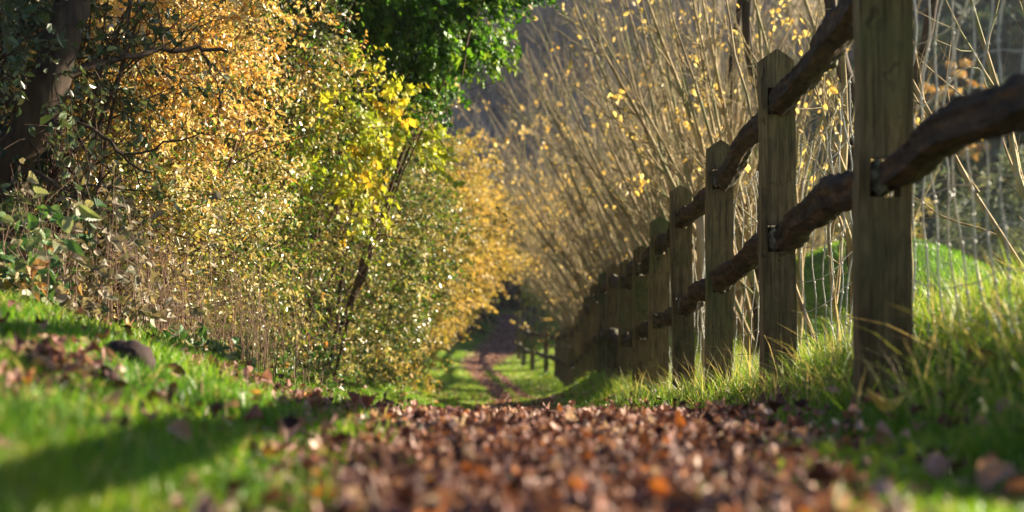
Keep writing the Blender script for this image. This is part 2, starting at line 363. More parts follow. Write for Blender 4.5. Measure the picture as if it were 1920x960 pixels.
# left bank
X, Y = scatter(330000, -2.7, .3, .55, 15, .55)
keep = (np.abs(X) < Y * .36 + .35) & (RNG.random(len(X)) > dirt_mask(X, Y) * 1.02) & (RNG.random(len(X)) < .30 + .7 * sst(-.4, .6, snoise(X, Y, f=3.1)))
X, Y = X[keep], Y[keep]
H = np.clip(.042 * (1 + .45 * snoise(X, Y, f=2.5)) * (.5 + RNG.random(len(X))) * (1 + .25 * sst(.9, 1.7, -X)), .012, .12)
grass('bank_grass', X, Y, H, .25 + .8 * RNG.random(len(X)) ** 1.5, .0028 + .002 * RNG.random(len(X)), np.where(RNG.random(len(X)) < .07, .96 + .04 * RNG.random(len(X)), green_var(X, Y, RNG, .40, .34) * .95), M['grass'],
      'short bright green turf on the bank left of the leafy path')
# right verge, short under-layer
X, Y = scatter(230000, -.1, 2.3, .6, 15, .55)
keep = (np.abs(X) < Y * .36 + .4) & (RNG.random(len(X)) > dirt_mask(X, Y) * 1.02) & (RNG.random(len(X)) < .5 + .6 * snoise(X, Y, f=3.0))
X, Y = X[keep], Y[keep]
H = np.clip((.036 + .045 * sst(.8, 1.25, X)) * (.5 + RNG.random(len(X))) * (1 + .3 * snoise(X, Y, f=2)), .015, .2)
grass('verge_grass', X, Y, H, .25 + .8 * RNG.random(len(X)) ** 1.5, .003 + .002 * RNG.random(len(X)), green_var(X, Y, RNG, .42, .2) * .97, M['grass'],
      'green verge grass between the brown leaf litter and the fence')
# long grass round the fence feet
X, Y = scatter(60000, .55, 2.0, 2.2, 17, .6)
keep = (RNG.random(len(X)) < sst(.7, 1.0, X) * (.4 + .5 * snoise(X, Y, f=3) + .2 * (X > 1.1)) ) & (X < Y * .34 + .3)
X, Y = X[keep], Y[keep]
H = np.clip((.10 + .04 * snoise(X, Y, f=3) + .05 * sst(.9, 1.3, X)) * (.45 + 1.0 * RNG.random(len(X))), .05, .30) * (1 + .25 * sst(1.1, 1.5, X))
grass('long_grass', X, Y, H, .2 + 1.0 * RNG.random(len(X)) ** 1.3, .003 + .0025 * RNG.random(len(X)), np.clip(RNG.random(len(X)) ** 1.1 * .95 + .12 * snoise(X, Y, f=3), 0, 1), M['grass_long'],
      'long green and straw coloured grass growing round the feet of the fence posts')
X, Y = scatter(4500, .6, 1.9, 2.6, 17, .6)
keep = (RNG.random(len(X)) < sst(.75, 1.0, X) * (.25 + .6 * sst(-.2, .6, snoise(X, Y, f=3)))) & (X < Y * .34 + .3)
X, Y = X[keep], Y[keep]
grass('straw_stems', X, Y, .12 + .2 * RNG.random(len(X)) ** 1.6, .2 + 1.5 * RNG.random(len(X)) ** 1.5, .0022 + .0018 * RNG.random(len(X)), .8 + .2 * RNG.random(len(X)), M['grass_long'],
      'dry straw coloured stems standing among the green grass under the fence')
# lane beyond the crest
X, Y = scatter(260000, -2.4, 2.6, 14, 80, .8)
keep = (RNG.random(len(X)) > dirt_mask(X, Y) * 1.1) & (RNG.random(len(X)) < .45 + .5 * snoise(X, Y, f=2))
X, Y = X[keep], Y[keep]
H = np.clip((.05 + .06 * sst(.6, 1.1, X)) * (.5 + RNG.random(len(X))), .02, .2) * (1 + .006 * Y)
grass('lane_grass', X, Y, H, .3 + .8 * RNG.random(len(X)), .0035 + .00025 * Y, green_var(X, Y, RNG, .55, .25), M['grass'],
      'yellow green grass strips beside and between the ruts of the far lane')
# field and knoll
X, Y = scatter(230000, 1.5, 13, 6, 70, .7)
keep = (X < Y * .34 + .6)
X, Y = X[keep], Y[keep]
H = .06 * (.5 + .9 * RNG.random(len(X))) * (1 + .5 * snoise(X, Y, f=1.4))
grass('field_grass', X, Y, H, .3 + .7 * RNG.random(len(X)), .004 + .0004 * Y, np.clip(.3 + RNG.normal(0, .12, len(X)) + .22 * snoise(X, Y, f=1.6), 0, 1), M['grass'],
      'smooth green pasture on the rounded knoll behind the wire netting')

# ------------------------------------------------------------------ leaf litter
def litter(name, X, Y, L, mat, label, rnd, curl=.55, lift=.01, up=.55, rng=RNG):
    n = len(X); Z = ground_z(X, Y) + lift * rng.random(n) * 1.0 + .003
    N = norm(np.stack([rng.normal(0, up, n), rng.normal(0, up, n), np.ones(n)], -1))
    D = rdir(n, rng); D[:, 2] *= .3
    o = leaves_obj(name, np.stack([X, Y, Z], -1), D, N, L, L * (.55 + .35 * rng.random(n)), TPL_CURL, mat, rnd=rnd, curl=curl, rng=rng)
    return tag(o, label, 'leaf litter', kind='stuff')
X, Y = scatter(110000, -1.0, 1.3, .7, 16, .6)
keep = RNG.random(len(X)) < dirt_mask(X, Y) ** 1.3 * (1 - .8 * sst(.5, 1.0, snoise(X + 9, Y, f=2.7)))
X, Y = X[keep], Y[keep]
litter('leaf_litter', X, Y, .010 + .022 * RNG.random(len(X)) ** 1.8, M['litter'], 'thick bed of crumpled brown fallen leaves covering the path',
       np.clip(.5 + .29 * RNG.normal(size=len(X)) + .16 * snoise(X, Y, f=4), 0, 1), lift=.020, curl=.8, up=.36)
X, Y = scatter(18000, -2.4, 1.8, .8, 14, .6)
keep = RNG.random(len(X)) < (.3 + .7 * sst(1.8, 3.2, Y)) * .12 + sst(2.0, 3.4, Y) * .6 * sst(0, .8, snoise(X, Y, f=1.9)) * (X < 0) + .15 * (X > .3)
X, Y = X[keep], Y[keep]
litter('scattered_leaf_litter', X, Y, .022 + .03 * RNG.random(len(X)), M['litter'], 'brown and russet leaves strewn thinly through the turf of both banks',
       np.clip(RNG.random(len(X)) * .85, 0, 1), lift=.04)
X, Y = scatter(26000, -1.6, 1.2, 16, 85, .8)
keep = RNG.random(len(X)) < dirt_mask(X, Y) * .5 + .14
X, Y = X[keep], Y[keep]
litter('lane_leaf_litter', X, Y, (.03 + .03 * RNG.random(len(X))) * (1 + .006 * Y), M['litter'], 'brown leaves lying in the ruts of the far lane',
       np.clip(RNG.normal(.6, .2, len(X)), 0, 1), lift=.02)

# ------------------------------------------------------------------ fence
def post_mesh(P, wd, dp, h, slots, sw, sh, z0, tilt, rng):
    """pointed post with through mortices; P = (x, y) front-face centre, z0 ground height there."""
    V, F3, F4 = [], [], []
    def prism(pts, y0, y1):
        b = sum(len(v) for v in V); n = len(pts)
        V.append(np.array([(p[0], y0, p[1]) for p in pts] + [(p[0], y1, p[1]) for p in pts]))
        if n == 4: F4.append((b, b+1, b+2, b+3)); F4.append((b+7, b+6, b+5, b+4))
        else:
            for i in range(1, n - 1): F3.append((b, b+i, b+i+1)); F3.append((b+n, b+n+i+1, b+n+i))
        for i in range(n):
            j = (i + 1) % n; F4.append((b+j, b+i, b+n+i, b+n+j))
    w = wd / 2; top = h - .042; zs = [-.25]
    for s in sorted(slots): zs += [s - sh / 2, s + sh / 2]
    zs.append(top - .08)
    for i in range(len(zs) - 1):
        a, b_ = zs[i], zs[i + 1]
        if i % 2 == 0:
            k = max(1, int((b_ - a) / .12)); e = np.linspace(a, b_, k + 1)
            for q in range(k): prism([(-w, e[q]), (w, e[q]), (w, e[q + 1]), (-w, e[q + 1])], 0, dp)
        else:
            prism([(-w, a), (-sw / 2, a), (-sw / 2, b_), (-w, b_)], 0, dp); prism([(sw / 2, a), (w, a), (w, b_), (sw / 2, b_)], 0, dp)
    prism([(-w, top - .08), (w, top - .08), (w, top), (.004, h), (-.004, h), (-w, top)], 0, dp)
    V = np.concatenate(V)
    V[:, 0] += .0025 * np.sin(V[:, 2] * 9 + P[0] * 50 + P[1]) ; V[:, 1] += .002 * np.sin(V[:, 2] * 7 + P[1] * 3)
    V[:, 0] += V[:, 2] * tilt[0]; V[:, 1] += V[:, 2] * tilt[1]
    V += np.array([P[0], P[1], z0])
    return V, [np.array(F3), np.array(F4)]

posts = [(.945, 2.3), (.948, 4.33), (1.004, 6.4), (1.036, 8.5), (1.022, 10.1), (1.01, 11.8), (1.04, 13.75), (1.02, 15.4), (1.015, 17.25), (1.02, 19.1),
         (1.03, 20.95), (1.0, 22.8), (1.02, 24.6), (1.03, 26.5), (1.0, 28.4), (1.02, 30.2), (1.04, 32.2), (1.03, 34.1), (1.05, 36), (1.05, 38), (1.05, 40),
         (.86, 43), (.55, 46), (.34, 49.5), (.22, 53), (.22, 57), (.40, 60.5), (.62, 64), (.86, 68), (1.08, 72), (1.3, 76)]
frng = np.random.default_rng(21)
fence = thing('wooden_fence', 'weathered post and cleft rail fence running down the lane on the right', 'fence', (1.0, 4.33, float(ground_z(1., 4.33))))
S1, S2 = 1.2 - .195, 1.2 - .71
info = []
for i, (px, py) in enumerate(posts):
    gz = float(ground_z(px, py)); wd = .13 + frng.normal(0, .003)
    tl = (frng.normal(0, .006 if i < 4 else .011), frng.normal(0, .018))
    hh = 1.2 + (frng.normal(0, .012) if i > 3 else 0)
    if i == 0: gz = .36 - S2
    if i == 1: gz = .20 - S2      # second rail of the nearest post, read off the photograph
    if i == 2: gz = .776 - 1.2
    if i == 3: gz = .579 - 1.2
    if i == 4: gz = .41 - 1.2
    if i == 5: gz = .258 - 1.2
    if i == 6: gz = .086 - 1.2
    if i == 7: gz = -.05 - 1.2
    V, F = post_mesh((px, py), wd, .085, hh, (S1, S2), .078, .100, gz, tl, frng)
    mesh_obj('post', V, F, M['post'], fence)
    info.append((px, py, gz, tl))
def rail(a, b, s, seed):
    """cleft rail from near post a to far post b at slot height s"""
    r = np.random.default_rng(seed)
    ax, ay, az_, at = a; bx_, by_, bz_, bt = b
    A = np.array([ax - .019 + at[0] * s, ay - .012 + at[1] * s, az_ + s]); B = np.array([bx_ + .020 + bt[0] * s, by_ + .085 + .012 + bt[1] * s, bz_ + s])
    A, B = B, A                                  # runs far -> near
    n = 110; k = 24; t = np.linspace(0, 1, n)
    L = np.linalg.norm(B - A)
    C = A[None] + (B - A)[None] * t[:, None]
    ph = r.random(6) * 6.28
    env = np.sin(np.pi * t) ** .6
    kx = np.interp(t, [0, .2 + .2 * r.random(), .55 + .2 * r.random(), 1], [0, r.normal(0, .016), r.normal(0, .02), 0]); C[:, 0] += kx
    kz = np.interp(t, [0, .2 + .15 * r.random(), .5 + .15 * r.random(), .8, 1], [0, r.normal(0, .014), r.normal(0, .022), r.normal(0, .014), 0]); C[:, 2] += kz
    C[:, 2] += .45 * env * (.026 * np.sin(2 * np.pi * t * 1.0 + ph[0]) + .012 * np.sin(2 * np.pi * t * 2.3 + ph[1]))
    C[:, 0] += env * (.018 * np.sin(2 * np.pi * t * .9 + ph[2]) + .01 * np.sin(2 * np.pi * t * 2.1 + ph[3])) + .012 * env
    # tenon near the ends: narrow (in x) and a little lower; belly in between
    d = np.minimum(t, 1 - t) * L
    f = sst(.012, .085, d)
    hx = .019 + f * (.026 + .008 * r.random()); hz = .048 + f * (.006 + .007 * np.sin(t * 9 + ph[4]))
    T = norm((B - A)[None])[0]; up = norm(np.array([0, 0, 1.]) - T * T[2]); sd = np.cross(T, up)
    th = np.linspace(0, 2 * np.pi, k, endpoint=False)
    # cleft section: two flat split faces meeting in an edge, rough bark on the third side
    corners = np.array([(-.95, .55), (.35, 1.0), (1.0, .35), (.9, -.6), (.1, -1.0), (-.85, -.55)]) * (1 + r.normal(0, .08, (6, 2)))
    ct = np.unwrap(np.arctan2(corners[:, 1], corners[:, 0])); cc = np.vstack([corners, corners[:1]])
    sp = np.linspace(0, 6, k, endpoint=False); ii = sp.astype(int); fr_ = (sp - ii)[:, None]
    sec = cc[ii] * (1 - fr_) + cc[ii + 1] * fr_
    ridge = r.normal(0, .035, k)[None] * np.ones((n, 1)) + r.normal(0, .03, (n // 4 + 2, k))[(np.arange(n) // 4)] * .6 + r.normal(0, .014, (n, k))
    jit = 1 + f[:, None] * (ridge + .07 * np.sin(t[:, None] * 5 + ph[2] + sp[None]) + .05 * np.sin(t[:, None] * 11 + ph[3] - sp[None]))
    an = np.arctan2(sec[:, 1], sec[:, 0])[None]; ln = (t * L)[:, None]
    jit = jit + f[:, None] * (.10 * snoise(np.cos(an) * .05 * 8, ln * 8 + ph[4], np.sin(an) * .05 * 8 + ph[5], f=1.0) + .06 * snoise(np.cos(an) * .05 * 20, ln * 16 + ph[0], np.sin(an) * .05 * 20, f=1.3))
    V = C[:, None] + sd * (sec[None, :, 0] * jit * hx[:, None])[..., None] + up * (sec[None, :, 1] * jit * hz[:, None])[..., None]
    i = np.arange(n - 1)[:, None] * k; j = np.arange(k)[None]; j2 = (j + 1) % k
    q = np.stack([i + j, i + j2, i + k + j2, i + k + j], -1).reshape(-1, 4)
    V = np.vstack([V.reshape(-1, 3), C[:1], C[-1:]]); c0, c1 = n * k, n * k + 1
    tr = [(c0, (j + 1) % k, j) for j in range(k)] + [(c1, (n - 1) * k + j, (n - 1) * k + (j + 1) % k) for j in range(k)]
    nd = np.broadcast_to(((ii == 0) | (ii == 5)).astype(float)[None] * .9, (n, k)).copy() + .5 * (1 - f)[:, None]
    return V, [q, np.array(tr)], np.append(np.clip(nd.ravel(), 0, 1), [1, 1])
for i in range(len(info) - 1):
    for s in (S1, S2):
        V, F, A_ = rail(info[i], info[i + 1], s, 100 * i + int(s * 10))
        mesh_obj('rail', V, F, M['rail'], fence, smooth=False, extra={'split_face': A_})

# stock netting behind the fence, with cleft stakes
net = thing('wire_netting', 'galvanised stock netting with bowed uprights strung behind the wooden fence', 'netting', (1.17, 4, float(ground_z(1.17, 4.))))
tb = Tubes(4); kn = Tubes(4)
wr = np.random.default_rng(4)
hs = [.03, .14, .25, .37, .50, .64, .80, .96]
yy = np.arange(2.6, 24, .15)
def net_x(y, h): return 1.17 + .03 * np.sin(y * 3.1) + .05 * np.sin(np.pi * np.clip(h, 0, 1)) * np.sin(y * 2.3 + 1)
def net_z(y, h): return ground_z(1.17, y) + .06 + h * (1.0 + .06 * np.sin(y * 1.7)) + .012 * np.sin(y * 5 + h * 9)
for y in yy:
    h = np.linspace(0, .96, 17); bow = wr.normal(0, .02); ph = wr.random() * 6
    P = np.stack([net_x(y, h) + .006 * np.sin(h * 20 + ph), y + bow * np.sin(h * 3.2) + .014 * np.sin(h * 16 + ph), net_z(y, h)], -1)
    tb.add(P, .003, 3)
    for hh in hs:
        j = hh / .96 * 16; p = P[int(round(min(j, 16)))]
        kn.add(np.array([p + (0, -.007, -.004), p + (0, 0, .003), p + (0, .007, -.003)]), [.0028, .004, .0028], 4)
for hh in hs:
    y = np.arange(2.6, 24, .05)
    tb.add(np.stack([net_x(y, hh), y, net_z(y, hh)], -1), .002, 3)
for k, y in enumerate((3.4, 10.85, 14.6, 18.3, 22.0)):
    st = Tubes(7); z = float(ground_z(1.19, y)); q = np.linspace(0, 1, 9)
    st.add(np.stack([1.215 + .02 * np.sin(q * 3 + k), y + .02 * np.cos(q * 4 + k), z - .2 + 1.38 * q], -1), .034 + .004 * np.sin(q * 9 + k), 7)
    st.build('stake', M['pale_wood'], net)
tb.build('wire', M['wire'], net)
kn.build('wire_knots', M['wire'], net)

# ------------------------------------------------------------------ hedge shrubs
def shrub(name, label, cat, base, c, R, mat, n, L, W_, tpl=TPL_LEAF, seed=1, group=None, under=.65, droop=.25, spray=.26, per=12,
          shift=0, gaps=.42, cluster=1.0, face=(.75, -.66, 0), stems=10, lump=.22, lf=1.6, mixmat=None, twigmat='twig', inner=.5, stemr=.018, wood=True, shade_n=0):
    """woody shrub: stems rise from base, leafy sprays fill a lumpy ellipsoid c, R (outer skin densest)"""
    rng = np.random.default_rng(seed); c = np.array(c, float); R = np.array(R, float)
    root = thing(name, label, cat, (base[0], base[1], float(ground_z(base[0], base[1]))), group)
    ns = int(n / per)
    d = rdir(ns * 3, rng); f = norm(np.array([face], float))[0]
    keep = rng.random(len(d)) < .28 + .72 * sst(-.35, .35, d @ f)
    d = d[keep][:ns]; ns = len(d)
    lumpv = 1 + lump * snoise(d[:, 0] * lf * 2 + c[1], d[:, 1] * lf * 2 + c[0], d[:, 2] * lf * 2, f=1.0)
    rr = 1 - (1 - inner) * rng.random(ns) ** 1.7
    gap = snoise(d[:, 0] * R[0] * 2.6 + c[2], d[:, 1] * R[1] * 2.6, d[:, 2] * R[2] * 2.6 + c[0], f=1.3)
    P = d * R * (lumpv * rr * (1 - gaps * sst(.05, .55, gap)))[:, None]
    if cluster:
        kc = (np.arange(ns) // 7) * 7; P = P[kc] + rng.normal(0, 1, (ns, 3)) * np.array([.09, .11, .055]) * cluster; d = norm(d[kc] + rng.normal(0, .25, (ns, 3)))
    low = P[:, 2] < 0
    P[low, 0] *= under + (1 - under) * np.exp(P[low, 2] / R[2] * 1.5) * 1.0
    P[low, 0] += shift * P[low, 2]
    P = P + c
    gz = ground_z(P[:, 0], P[:, 1]); P[:, 2] = np.where(P[:, 2] < gz + .03, gz + .03 + .3 * rng.random(ns), P[:, 2])
    # spray axis: outward + random, tip drooping
    ax = norm(d * .8 + rdir(ns, rng) * .8 + np.array([0, 0, .15]))
    sl = spray * (.6 + .8 * rng.random(ns))
    tb = Tubes(3)
    tt = np.linspace(0, 1, 4)
    if wood:
        for i in range(0, ns, 1 if ns < 1500 else 2):
            pts = P[i] + ax[i] * sl[i] * (tt[:, None] - .35) + np.array([0, 0, -droop * sl[i]]) * (tt[:, None] ** 2)
            tb.add(pts, [.0028, .0022, .0016, .0008], 3)
    # leaves along each spray
    t = np.tile(np.linspace(.05, 1, per), ns) + rng.normal(0, .03, ns * per); k = np.repeat(np.arange(ns), per)
    LP = P[k] + ax[k] * (sl[k] * (t - .35))[:, None]; LP[:, 2] -= droop * sl[k] * t ** 2
    side = norm(np.cross(ax[k], rdir(len(k), rng)))
    D = norm(ax[k] * .5 + side * .9 + np.array([0, 0, -.55])); N = norm(rdir(len(k), rng) * .75 + np.array([.75, -.2, .4]))
    LL = L * ((.55 + .9 * rng.random(ns) ** 1.5)[k]) * (.7 + .5 * rng.random(len(k)))
    clr = np.clip(rng.normal(.5, .13, len(k)) + rng.normal(0, .17, ns)[k] + .28 * snoise(LP[:, 0], LP[:, 1], LP[:, 2], f=1.8), 0, 1)
    leaves_obj('foliage', LP, D, N, LL, LL * W_, tpl, M[mat], root, rnd=clr, curl=.25, rng=rng)
    if mixmat:
        m2 = rng.random(ns) < .18; kk = np.where(m2)[0]; k2 = np.repeat(kk, per)
        t2 = np.tile(np.linspace(.05, 1, per), len(kk))
        LP2 = P[k2] + rng.normal(0, .06, (len(k2), 3)) + ax[k2] * (sl[k2] * (t2 - .2))[:, None]
        D2 = norm(rdir(len(k2), rng) * .8 + np.array([0, 0, -.5])); N2 = norm(rdir(len(k2), rng) * .8 + np.array([.2, -.3, .6]))
        leaves_obj('leaf_tuft', LP2, D2, N2, L * 1.1, L * W_, tpl, M[mixmat], root, rng=rng)
    # branches from the base to random sprays
    b0 = np.array([base[0], base[1], float(ground_z(base[0], base[1])) - .05])
    for s_ in range(stems):
        tgt = P[rng.integers(ns)]; st = b0 + np.append(rng.normal(0, .12, 2), 0)
        u = np.linspace(0, 1, 9)[:, None]; mid = (st + tgt) / 2 + rng.normal(0, .12, 3) + np.array([0, 0, .15])
        pts = (1 - u) ** 2 * st + 2 * u * (1 - u) * mid + u ** 2 * tgt + rng.normal(0, .012, (9, 3))
        tb.add(pts, np.linspace(stemr * (.6 + .6 * rng.random()), .003, 9), 5)
        for _ in range(8):
            q = rng.integers(3, 8); e = pts[q] + rdir(1, rng)[0] * R.min() * .7
            tb.add(np.linspace(pts[q], e, 5) + rng.normal(0, .012, (5, 3)), np.linspace(.006, .0015, 5), 3)
    tb.build('branches', M[twigmat], root)
    return root

HG = 'shrubs of the tall hedge left of the lane'
G = lambda x, y: float(ground_z(x, y))
shrub('hawthorn_shrub', 'amber and gold leaved shrub glowing at the top left of the hedge', 'shrub', (-2.1, 9.4), (-2.12, 9.4, 1.15), (.95, 1.6, 1.1), 'gold', 32000, .032, .55, seed=11, group=HG, mixmat='olive', lump=.34, inner=.35, spray=.24, stems=16)
shrub('hawthorn_shrub', 'browning shrub with thin dark stems left of the path under the amber one', 'shrub', (-2.1, 8.6), (-2.15, 8.7, .1), (.78, 1.2, .72), 'olive', 11000, .03, .55, seed=12, group=HG, mixmat='gold', stems=22, inner=.35)
shrub('privet_shrub', 'pale olive leaved shrub filling the middle of the hedge down to the bank', 'shrub', (-1.95, 11.2), (-1.9, 11.0, .15), (.93, 2.1, 1.15), 'olive', 38000, .03, .5, seed=13, group=HG, mixmat='ivy', lump=.32, inner=.35, stems=14)
shrub('hawthorn_shrub', 'dusty olive shrub in the shade between the amber shrub and the ivy', 'shrub', (-1.9, 11.5), (-1.75, 11.2, 1.75), (.75, 1.2, 1.0), 'greygreen', 17000, .038, .6, seed=14, group=HG, mixmat='ivy', stems=12)
shrub('ivy_bush', 'glossy dark green ivy mass bulging out over the lane at the top', 'ivy', (-1.5, 12.8), (-.86, 12.4, 2.05), (1.0, 1.3, .98), 'ivy', 34000, .045, .95, TPL_LOBE, seed=15, mixmat=None, stems=12, droop=.3, spray=.2, lump=.2)
shrub('hazel_shrub', 'lime yellow leaved shrub directly below the ivy', 'shrub', (-1.5, 11.8), (-1.08, 11.6, .80), (.50, 1.2, .62), 'lime', 2300, .052, .85, TPL_LOBE, seed=16, group=HG, gaps=.6, stems=5, stemr=.009, droop=.4)
shrub('hawthorn_shrub', 'yellow green shrub of the hedge beneath the lime yellow leaves', 'shrub', (-1.6, 15.5), (-1.3, 14.8, .25), (.85, 2.4, 1.5), 'olive', 30000, .036, .6, seed=17, group=HG, mixmat='ivy', stems=7, stemr=.011)
shrub('field_maple', 'amber and green shrub overhanging the lane where it dips from view', 'shrub', (-1.7, 20), (-1.35, 20, .3), (1.0, 2.6, 1.7), 'far_gold', 24000, .045, .6, seed=18, group=HG, mixmat='olive', stems=8)
shrub('field_maple', 'golden shrub leaning furthest over the far part of the lane', 'shrub', (-1.8, 26), (-1.2, 26, .1), (1.18, 3.0, 1.9), 'far_gold', 22000, .055, .6, seed=19, group=HG, stems=8, under=.45, shift=.3)
shrub('field_maple', 'golden brown shrub behind the overhanging golden one, beside the bend', 'shrub', (-2.2, 34), (-1.15, 34, -.2), (1.45, 3.6, 1.8), 'far_gold', 20000, .07, .6, seed=20, group=HG, stems=8, under=.35, shift=.5)
shrub('hawthorn_shrub', 'straw coloured shrub at the left edge of the lane just before the dark opening', 'shrub', (-2.7, 44), (-2.0, 44, -.5), (1.7, 4.0, 2.0), 'far_gold', 16000, .09, .6, seed=22, group=HG, stems=8, under=.35, shift=.4)
# back of the hedge: taller, darker growth behind the front shrubs
BK = 'tall evergreen growth behind the hedge'
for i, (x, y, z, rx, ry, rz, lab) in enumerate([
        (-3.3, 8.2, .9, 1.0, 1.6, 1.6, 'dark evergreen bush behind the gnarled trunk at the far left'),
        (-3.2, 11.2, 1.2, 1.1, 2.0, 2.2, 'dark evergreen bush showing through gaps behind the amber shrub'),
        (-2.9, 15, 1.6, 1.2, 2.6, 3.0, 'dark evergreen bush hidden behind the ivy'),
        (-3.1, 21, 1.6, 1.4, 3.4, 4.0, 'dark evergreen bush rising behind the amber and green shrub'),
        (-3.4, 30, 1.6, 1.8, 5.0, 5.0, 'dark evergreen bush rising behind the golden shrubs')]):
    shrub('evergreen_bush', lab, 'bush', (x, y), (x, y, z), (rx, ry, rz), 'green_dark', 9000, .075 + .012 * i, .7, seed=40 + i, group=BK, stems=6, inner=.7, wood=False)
# end of the lane
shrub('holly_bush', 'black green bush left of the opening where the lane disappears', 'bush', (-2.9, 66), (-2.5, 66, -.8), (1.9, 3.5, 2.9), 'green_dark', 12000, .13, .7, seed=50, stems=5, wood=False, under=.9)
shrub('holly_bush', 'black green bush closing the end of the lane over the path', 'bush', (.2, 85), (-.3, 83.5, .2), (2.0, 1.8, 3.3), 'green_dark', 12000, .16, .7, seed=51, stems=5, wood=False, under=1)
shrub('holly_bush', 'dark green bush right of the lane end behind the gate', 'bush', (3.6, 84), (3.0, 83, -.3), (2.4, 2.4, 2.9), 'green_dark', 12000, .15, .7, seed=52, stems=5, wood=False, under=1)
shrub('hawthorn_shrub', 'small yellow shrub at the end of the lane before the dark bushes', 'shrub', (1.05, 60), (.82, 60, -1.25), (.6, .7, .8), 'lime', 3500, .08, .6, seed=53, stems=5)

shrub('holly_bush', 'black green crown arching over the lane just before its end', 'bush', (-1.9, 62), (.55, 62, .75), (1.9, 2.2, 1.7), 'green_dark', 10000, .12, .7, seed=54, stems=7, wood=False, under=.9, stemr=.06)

# gnarled trunk at the far left
tr = thing('gnarled_tree', 'leaning gnarled trunk in deep shade at the far left of the hedge', 'tree', (-2.55, 7.6, G(-2.55, 7.6)))
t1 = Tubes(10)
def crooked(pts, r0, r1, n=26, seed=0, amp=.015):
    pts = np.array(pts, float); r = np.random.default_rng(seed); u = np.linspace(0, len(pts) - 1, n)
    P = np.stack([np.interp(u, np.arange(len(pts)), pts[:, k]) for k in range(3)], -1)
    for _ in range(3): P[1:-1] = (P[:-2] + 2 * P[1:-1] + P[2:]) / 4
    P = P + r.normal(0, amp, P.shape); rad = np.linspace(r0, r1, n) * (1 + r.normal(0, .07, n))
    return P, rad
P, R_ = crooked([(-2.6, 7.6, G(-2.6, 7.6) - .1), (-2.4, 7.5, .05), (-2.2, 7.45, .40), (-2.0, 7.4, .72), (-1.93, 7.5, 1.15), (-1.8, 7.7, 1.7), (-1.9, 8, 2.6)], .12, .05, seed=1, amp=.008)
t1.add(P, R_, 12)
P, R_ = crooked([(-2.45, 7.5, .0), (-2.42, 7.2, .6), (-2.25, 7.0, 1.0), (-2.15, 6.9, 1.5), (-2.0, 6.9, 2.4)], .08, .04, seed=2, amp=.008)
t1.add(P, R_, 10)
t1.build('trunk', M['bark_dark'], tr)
t2 = Tubes(7)
for sd, (a, b, r) in enumerate([((-2.1, 7.4, .6), (-2.6, 6.9, .88), .028), ((-2.0, 7.4, .75), (-1.3, 7.9, .95), .02), ((-1.93, 7.5, 1.1), (-1.5, 7.2, 1.5), .025), ((-2.2, 7.4, .4), (-1.7, 7.1, .1), .014), ((-2.1, 7.4, .6), (-1.55, 7.3, .35), .012), ((-2.2, 7.4, .4), (-2.5, 7.0, .15), .02)]):
    m_ = (np.array(a) + np.array(b)) / 2 + np.array([0, 0, .08])
    P, R_ = crooked([a, m_, b], r, r * .4, 16, 30 + sd, .012); t2.add(P, R_, 7)
    for q in range(5):
        s0 = P[4 + 2 * q]; e = s0 + rdir(1, np.random.default_rng(sd * 10 + q))[0] * .4
        P2, R2 = crooked([s0, (s0 + e) / 2 + .02, e], .006, .002, 8, sd * 7 + q, .008); t2.add(P2, R2, 4)
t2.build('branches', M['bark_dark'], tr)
shrub('elder_shrub', 'thin grey green leaves hanging around the gnarled trunk', 'shrub', (-2.3, 7.9), (-2.1, 7.9, .85), (.8, .9, .85), 'greygreen', 4800, .042, .6, seed=61, group=HG, stems=14, inner=.2, droop=.5)

# ------------------------------------------------------------------ rough growth at the foot of the hedge
def stalks(name, label, cx, cy_, n, h, mat, seed, leafmat=None, spread=.3, leafL=.06, group=None, arch=.3, cat='plant', per=5, r=.0028, leaf_tpl=TPL_SERR, hang=.8):
    rng = np.random.default_rng(seed); root = thing(name, label, cat, (cx, cy_, G(cx, cy_)), group)
    tb = Tubes(4); LP, LD = [], []
    for i in range(n):
        x, y = cx + rng.normal(0, spread), cy_ + rng.normal(0, spread); z = G(x, y)
        a = rng.random() * 6.28; H_ = h * (.5 + .7 * rng.random()); l = arch * H_ * rng.random()
        u = np.linspace(0, 1, 8)
        P = np.stack([x + np.cos(a) * l * u ** 2, y + np.sin(a) * l * u ** 2, z + H_ * u - arch * .5 * H_ * u ** 3 * rng.random()], -1) + rng.normal(0, .004, (8, 3))
        tb.add(P, np.linspace(r * (.8 + .6 * rng.random()), r * .35, 8), 4)
        for q in range(2):
            s0 = P[rng.integers(3, 7)]; e = s0 + rdir(1, rng)[0] * .15 + (0, 0, .05); tb.add(np.linspace(s0, e, 3), [r * .5, r * .4, r * .25], 3)
        for q in range(per):
            j = rng.integers(2, 8); LP.append(P[j] + rng.normal(0, .01, 3)); LD.append(np.append(rdir(1, rng)[0][:2], -hang * rng.random()))
    tb.build('stems', M[mat], root)
    if leafmat and LP:
        LP, LD = np.array(LP), np.array(LD); k = len(LP)
        leaves_obj('leaves', LP, LD, norm(rdir(k, rng) * .5 + (0.1, -.35, .5)), leafL * (.6 + .7 * rng.random(k)), leafL * 1.0 * (.6 + .5 * rng.random(k)), leaf_tpl, M[leafmat], root, curl=.35, rng=rng)
    return root
RG = 'rough plants along the foot of the hedge'
